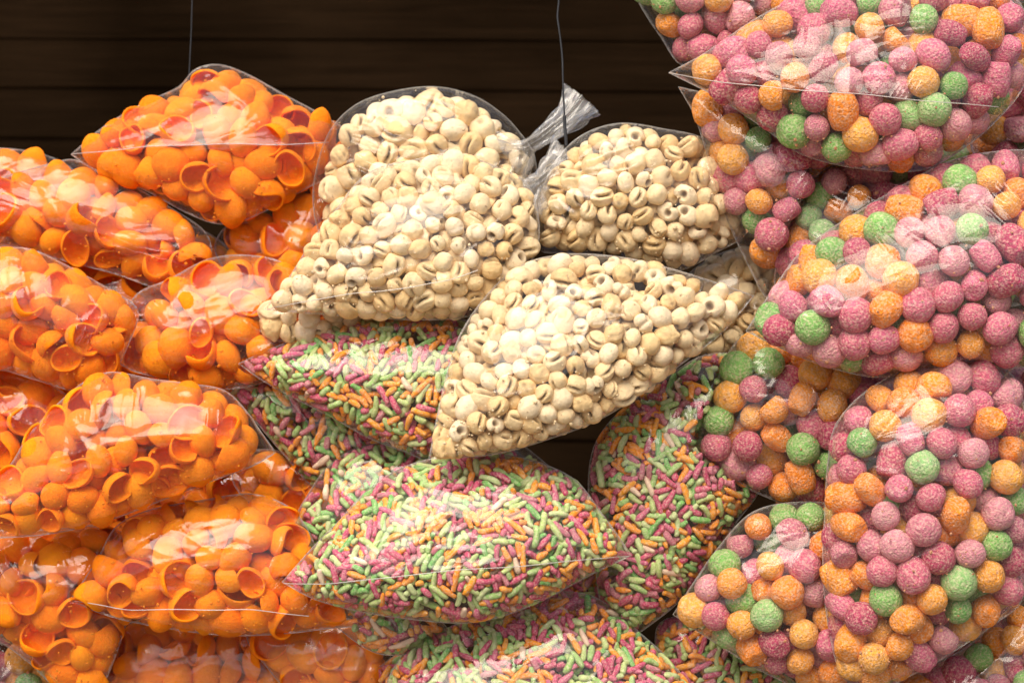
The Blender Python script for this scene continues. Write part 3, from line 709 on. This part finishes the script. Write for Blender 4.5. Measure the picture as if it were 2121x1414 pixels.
# (kind, outline in photo pixels, depth, label, options)
BAGS = [
# ---- orange shells
('shell', [(147,320,1),(215,262),(300,212),(370,180),(405,143),(455,134),(515,155),(600,202),(680,245),(740,290),(735,350),(660,378),(560,432),(490,462),(440,462),(380,438),(300,395),(210,362)], 250,
 'topmost clear bag of orange corn shells, peaked against the dark boards', dict(tilt=(0, 0.20), seams=[[(150,320),(300,304),(450,298),(560,300),(680,296)]])),
('shell', [(-140,330),(-60,308),(20,308),(90,320),(150,350),(200,420),(120,500),(-120,480)], 360,
 'orange corn shell bag at the left photo edge, highest there, half hidden behind another', dict()),
('shell', [(-160,440),(-80,385),(0,368),(80,345),(150,330),(200,352),(262,378),(350,428),(425,480),(436,535),(390,585),(330,598),(240,568),(130,540),(40,512),(-80,505)], 230,
 'orange corn shell bag slanting under the peaked top one, blunt end at lower right', dict(tilt=(0, 0.12))),
('shell', [(-150,560),(-60,520),(0,514),(60,515),(130,545),(225,598),(285,640),(270,705),(232,772),(160,808),(90,792),(20,770),(-100,740)], 110,
 'orange corn shell bag at the left edge halfway up, squeezed between four others', dict(tilt=(0, 0.08))),
('shell', [(445,520),(468,468),(540,428),(640,372),(740,370),(780,480),(720,620),(600,650),(500,600)], 300,
 'shaded orange corn shell bag squeezed in behind the cream puffed maize', dict()),
('shell', [(230,742,1),(252,685),(280,612),(350,578),(430,537),(510,528),(590,545),(660,600),(720,690),(690,760),(600,772),(520,800),(430,806),(350,788),(275,768)], 150,
 'orange corn shell bag directly left of the two sharp rice stick bag tips', dict(tilt=(0, 0.12))),
('shell', [(-150,800),(-60,770),(10,766),(80,785),(150,828),(190,900),(120,990),(0,1010),(-120,990)], 170,
 'orange corn shell bag peeping out at the left edge above the widest one', dict()),
('shell', [(-120,1060),(-60,1010),(10,975),(60,900),(120,835),(175,790),(230,770),(320,785),(400,795),(465,808),(510,850),(545,900),(572,937,1),(530,962),(470,985),(380,1018),(280,1058),(200,1085),(100,1106),(0,1114),(-100,1120)], 10,
 'widest orange corn shell bag, foremost on the left, with a pointed clear corner at right', dict(tilt=(0, 0.12))),
('shell', [(480,985),(540,930),(640,960),(720,1040),(700,1110),(610,1082),(530,1055)], 200,
 'small showing piece of an orange corn shell bag below the lower left rice stick tip', dict()),
('shell', [(145,1242,1),(200,1160),(240,1090),(310,1055),(420,1035),(520,1022),(600,1050),(645,1110),(670,1190),(720,1260),(760,1292),(690,1300),(590,1312),(480,1316),(380,1306),(270,1287),(200,1267)], 60,
 'orange corn shell bag with its clear pointed corner at left, under the widest orange one', dict(tilt=(0, 0.08), seams=[[(150,1243),(260,1262),(380,1262),(520,1262),(640,1275)]])),
('shell', [(-140,1150),(-60,1112),(20,1095),(110,1095),(200,1090),(290,1120),(300,1200),(262,1290),(235,1370),(195,1440),(120,1425),(60,1372),(0,1330),(-100,1290)], 120,
 'orange corn shell bag in the lower left corner with open cup shells showing', dict()),
('shell', [(190,1330),(300,1280),(400,1270),(520,1280),(600,1340),(640,1440),(500,1520),(280,1520),(190,1430)], 230,
 'orange corn shell bag at the bottom edge, lying lowest on the left', dict(film='tie')),
('shell', [(512,1316),(600,1290),(720,1280),(800,1330),(800,1410),(720,1480),(610,1440),(556,1385)], 150,
 'orange corn shell bag with cloudy film at the bottom edge, next to the rice sticks', dict(film='tie')),
('shell', [(330,1000),(470,930),(640,960),(760,1100),(700,1240),(520,1260),(360,1180)], 300,
 'deeply shaded orange corn shell bag in the gap under the widest one', dict(keep=40)),
('shell', [(-150,500),(60,440),(300,440),(480,520),(560,720),(480,900),(250,960),(-50,940),(-150,800)], 400,
 'orange corn shell bag buried in shade behind the left stack', dict(keep=30)),
('shell', [(-150,980),(100,940),(330,960),(420,1100),(330,1250),(80,1280),(-150,1200)], 330,
 'orange corn shell bag in shade behind the lower left stack', dict(keep=30)),
('ball', [(-120,1330),(-20,1310),(70,1340),(150,1400),(200,1480),(60,1560),(-120,1520)], 260,
 'shaded bag of dark pink puff balls in the bottom left corner', dict()),
# ---- cream maize
('ring', [(648,420),(656,345),(685,268),(740,215),(820,188),(905,180),(985,200),(1045,240),(1085,285),(1108,325),(1108,420),(1020,500),(820,540),(700,530),(664,490)], 205,
 'cream puffed maize bag at the back with its twisted clear tail pointing right', dict(pad=16, tie=[(1095,305)], creases=30, fb=.42, scale=1.2)),
('ring', [(548,641,1),(600,572),(650,492),(700,428),(742,375),(790,345),(860,330),(940,318),(1020,342),(1088,376),(1112,430),(1116,500),(1090,560),(1035,612),(970,655),(870,663),(760,657),(650,650)], 45,
 'cream puffed maize bag with a long seam, leaning on the tied one behind it', dict(pad=2, tie=[(1100,385)], creases=20, tilt=(0, 0.16), seams=[[(552,641),(640,622),(740,607),(850,596),(935,578),(990,560)]])),
('ring', [(508,660,1),(570,620),(700,600),(820,620),(860,690),(760,710),(640,712),(590,708),(545,690)], 105,
 'cream puffed maize bag of which a pointed corner shows beneath the long seamed one', dict()),
('ring', [(1112,500),(1115,420),(1150,335),(1205,280),(1285,255),(1380,268),(1455,285),(1520,330),(1560,420),(1545,485),(1480,525),(1410,560),(1330,553),(1250,530),(1170,525),(1122,522)], 110,
 'rounded cream puffed maize bag at right of the tail, below the hanging wire', dict(pad=8, tie=[(1120,380)], creases=34)),
('ring', [(888,951,1),(912,830),(945,710),(985,640),(1040,578),(1100,540),(1180,526),(1270,530),(1350,545),(1450,574),(1562,612,1),(1500,685),(1420,748),(1330,815),(1240,870),(1150,905),(1040,938),(960,947)], -45,
 'large foremost cream puffed maize bag in the centre, a kite shape with two sharp corners', dict(tilt=(0, 0.28), fb=.66)),
('ring', [(1400,600),(1480,530),(1560,515),(1610,560),(1650,650),(1600,720),(1500,735),(1400,715)], 210,
 'shaded cream puffed maize bag wedged behind the right corner of the central one', dict()),
# ---- rice sticks
('stick', [(494,753,1),(560,722),(650,690),(740,662),(850,655),(960,662),(1080,700),(1100,800),(1000,880),(888,950),(840,936),(760,905),(680,860),(600,820),(540,786)], 90,
 'rice stick bag with a sharp left tip, directly under the cream seamed bag', dict(tilt=(0, 0.16))),
('stick', [(467,801,1),(560,780),(680,800),(800,850),(900,930),(840,1000),(740,1020),(655,1012),(600,955),(535,880)], 180,
 'shaded rice stick bag whose left tip sits just below another sharp tip', dict()),
('stick', [(610,1080),(640,1020),(680,965),(745,925),(860,915),(960,950),(940,1060),(800,1140),(690,1160),(632,1130)], 125,
 'small rounded rice stick bag peeping over the left shoulder of the foremost one', dict(tilt=(0, 0.08))),
('stick', [(584,1205,1),(650,1130),(700,1080),(755,1020),(825,972),(900,948),(1000,938),(1100,952),(1190,992),(1245,1060),(1285,1115),(1308,1150,1),(1220,1192),(1130,1240),(1040,1276),(960,1290),(850,1282),(740,1265),(650,1240)], -30,
 'foremost rice stick bag, plump with a straight seam between its two corners', dict(tilt=(0, 0.20), seams=[[(588,1207),(680,1210),(800,1195),(950,1180),(1100,1170),(1220,1158),(1303,1150)]])),
('stick', [(1218,1010),(1232,920),(1285,850),(1380,782),(1460,735),(1545,745),(1590,850),(1580,1000),(1520,1090),(1475,1170),(1400,1252),(1300,1328,1),(1245,1250),(1232,1150)], 100,
 'tall rice stick bag standing between the foremost one and the puff balls', dict()),
('stick', [(780,1520),(800,1415),(850,1340),(950,1290),(1060,1258),(1160,1225),(1240,1240),(1320,1305),(1390,1370),(1440,1450),(1400,1560),(1000,1580)], 60,
 'wide rice stick bag cut off by the bottom edge of the photo', dict(tilt=(0, 0.16))),
('stick', [(635,1232),(740,1240),(870,1260),(930,1310),(860,1350),(780,1352),(700,1300)], 60,
 'flattened rice stick bag, a sliver right beneath the foremost one', dict(film='tie')),
('stick', [(772,1392,1),(820,1355),(900,1320),(980,1400),(930,1480),(800,1450)], 130,
 'narrow tip of a rice stick bag at the bottom edge next to the orange bags', dict()),
('stick', [(1360,1300),(1420,1275),(1500,1310),(1600,1370),(1660,1450),(1560,1520),(1420,1500),(1370,1420)], 170,
 'shaded rice stick bag at the bottom edge left of the puff balls', dict()),
('stick', [(1000,900),(1180,1000),(1330,1150),(1300,1330),(1100,1330),(950,1200)], 230,
 'rice stick bag hidden in the dark behind the foremost one', dict(keep=20)),
# ---- puff balls
('ball', [(1280,-90),(1325,10),(1370,80),(1412,136),(1500,150),(1640,120),(1780,20),(1780,-120),(1450,-160)], 130,
 'puff ball bag cut off by the top edge, its left side against the dark boards', dict(scale=.95)),
('ball', [(1385,151,1),(1460,110),(1560,42),(1650,-5),(1780,-50),(1950,-70),(2080,-30),(2135,60),(2125,170),(2065,250),(1990,312),(1920,350),(1850,356),(1750,345),(1660,320),(1590,272),(1490,205)], 0,
 'top right puff ball bag with a long seam and clear tip pointing left', dict(tilt=(0, 0.16), seams=[[(1388,151),(1500,172),(1640,185),(1800,197),(1950,212),(2068,222)]])),
('ball', [(1405,180,1),(1438,240),(1470,340),(1500,440),(1540,530),(1592,622),(1660,640),(1760,520),(1820,400),(1800,300),(1680,220),(1500,200)], 85,
 'upright puff ball bag tapering downward beside the rounded cream bag', dict(scale=.95)),
('ball', [(1606,600),(1616,520),(1650,430),(1690,365),(1780,325),(1920,330),(2020,400),(1980,520),(1800,640),(1660,680)], 70,
 'shaded puff ball bag squeezed between the seamed top one and the large one under it', dict(scale=.95)),
('ball', [(1545,686,1),(1600,600),(1660,520),(1760,448),(1850,395),(1950,340),(2050,315),(2150,318),(2240,400),(2270,600),(2200,740),(2100,762),(2000,757),(1900,765),(1820,782),(1720,762),(1640,732)], -60,
 'large puff ball bag at the right edge with a blunt clear corner pointing left', dict(scale=1.04, tilt=(0, 0.16))),
('ball', [(1436,912),(1478,820),(1500,745),(1550,690),(1640,700),(1760,740),(1860,790),(1850,900),(1790,1000),(1730,1044),(1650,1048),(1570,1022),(1520,990),(1475,960)], 60,
 'puff ball bag bulging over the tall rice stick bag, mostly pink', dict(creases=24)),
('ball', [(1708,1060),(1714,960),(1730,880),(1790,812),(1870,768),(1960,750),(2060,752),(2112,800),(2125,900),(2135,1050),(2118,1240),(2060,1292),(1990,1340),(1900,1392),(1810,1430),(1745,1400),(1716,1300),(1704,1180)], -90,
 'tall puff ball bag, nearest of all, in the lower right of the photo', dict(scale=1.02, creases=24)),
('ball', [(1394,1272,1),(1440,1200),(1490,1130),(1555,1062),(1640,1040),(1740,1050),(1850,1150),(1860,1320),(1790,1450),(1700,1450),(1640,1420),(1560,1380),(1480,1330)], 20,
 'low puff ball bag whose clear pointed left corner sits above shaded rice sticks', dict(creases=24)),
('ball', [(2010,300),(2080,180),(2160,60),(2260,80),(2300,280),(2200,380),(2080,360)], 150,
 'dim puff ball bag at the right edge, right below the seamed one', dict(keep=30)),
('ball', [(2070,800),(2130,740),(2250,760),(2300,950),(2250,1150),(2140,1180),(2080,1000)], 60,
 'shaded puff ball bag at the right edge behind the tall nearest one', dict(keep=30)),
('ball', [(1840,1440),(1900,1390),(2000,1340),(2100,1250),(2200,1180),(2300,1300),(2260,1500),(2050,1580),(1880,1540)], 40,
 'puff ball bag filling the bottom right corner under the tall one', dict()),
('ball', [(1950,-60),(2060,-110),(2220,-90),(2260,60),(2200,150),(2100,140),(2000,60)], 160,
 'puff ball bag in the top right corner behind the seamed one', dict(keep=30)),
('ball', [(1560,300),(1800,200),(2150,240),(2260,420),(2150,620),(1800,620),(1600,500)], 320,
 'puff ball bag buried in shade in the right stack, upper part', dict(keep=30)),
('ball', [(1620,760),(1800,660),(2150,680),(2300,860),(2200,1300),(1900,1440),(1700,1300),(1600,1000)], 300,
 'puff ball bag buried in shade in the right stack, lower part', dict(keep=30)),
]
roots = {}
for k_, (kind, pts, dep, label, opt) in enumerate(sorted(BAGS, key=lambda b: b[2])):
    dep = dep * 1.2
    opt = dict(opt)
    if opt.get('film') == 'tie': opt['film'] = M_HAZY
    roots[label] = bag(kind, pts, dep, label, **opt)

# ---------------------------------------------------------------- twisted tails of the tied bags
def tail(label, path, rad, squash, name='twisted_tail'):
    root, base, f = next(v for k, v in roots.items() if label in k)
    path = np.array(path, float); m = 46; t = np.linspace(0, 1, m); tt = np.linspace(0, 1, len(path))
    p = np.stack([np.interp(t, tt, path[:, i]) for i in range(3)], 1)
    for i in range(3): p[2:-2, i] = np.convolve(p[:, i], np.ones(5) / 5, 'valid')
    r = np.interp(t, tt, rad); sq = np.interp(t, tt, squash); n = 64; R = []
    for i in range(m):
        th = np.linspace(0, 2 * math.pi, n, endpoint=False); tw = t[i] * 2.2
        pl = .16 * np.sin(9 * th + tw * 4) + .10 * np.sin(17 * th - tw * 3 + 1) + .06 * np.sin(29 * th + tw * 6) + .12 * np.sin(5 * th + 14 * t[i])
        R.append(r[i] * PX * (1 + pl * (1 + .5 * t[i])))
    W = world(p[:, 0], p[:, 1], p[:, 2]) - base
    V, F = tube(W, R, n, sq); link(name, make_mesh(name, V, F, M_TIE), root)
tail('twisted clear tail', [(1062,330,215),(1080,318,208),(1094,304,200),(1102,298,190),(1115,290,180),(1140,272,175),(1165,252,180),(1190,226,190),(1208,205,198)], [58,34,17,13,16,19,23,30,36], [.7,.7,.9,1,.8,.6,.4,.3,.25])
tail('long seam', [(1082,420,100),(1098,400,105),(1110,385,110),(1125,375,118),(1150,352,130),(1180,335,145)], [48,34,22,20,32,46], [.6,.7,.9,.9,.6,.4], 'gathered_neck')

# ---------------------------------------------------------------- hanging wires
def wire(pts, r, label):
    pts = np.array(pts, float); t = np.linspace(0, 1, 70); tt = np.linspace(0, 1, len(pts)); p = np.stack([np.interp(t, tt, pts[:, i]) for i in range(3)], 1)
    for i in range(3): p[2:-2, i] = np.convolve(p[:, i], np.ones(5) / 5, 'valid')
    base = world(*p[-1]); V, F = tube(world(p[:, 0], p[:, 1], p[:, 2]) - base, [r * PX] * 70, 8)
    o = link('hanging_wire', make_mesh('hanging_wire', V, F, M_WIRE), None, base); tag(o, label, 'wire', 'wires hanging in front of the boards')
    return o
wire([(400,-260,430),(399,-100,430),(398,0,428),(396,70,426),(393,130,424),(391,175,422),(392,215,422)], 1.3, 'thin dark wire hanging down to the peak of the top orange bag')
o = wire([(1150,-260,160),(1157,-100,158),(1158,0,156),(1154,35,155),(1160,75,153),(1165,120,150),(1166,170,147),(1168,215,144),(1170,262,140)], 1.9, 'dark bent wire hanging in front of the twisted clear tail')
Vv, Ff = tube(world([1169, 1170, 1172, 1173], [240, 262, 285, 302], [140] * 4) - np.array(o.location), [3.6 * PX] * 4, 10)
link('wire_end', make_mesh('wire_end', Vv, Ff, M_WIRE), o)
print('pieces', COUNT)
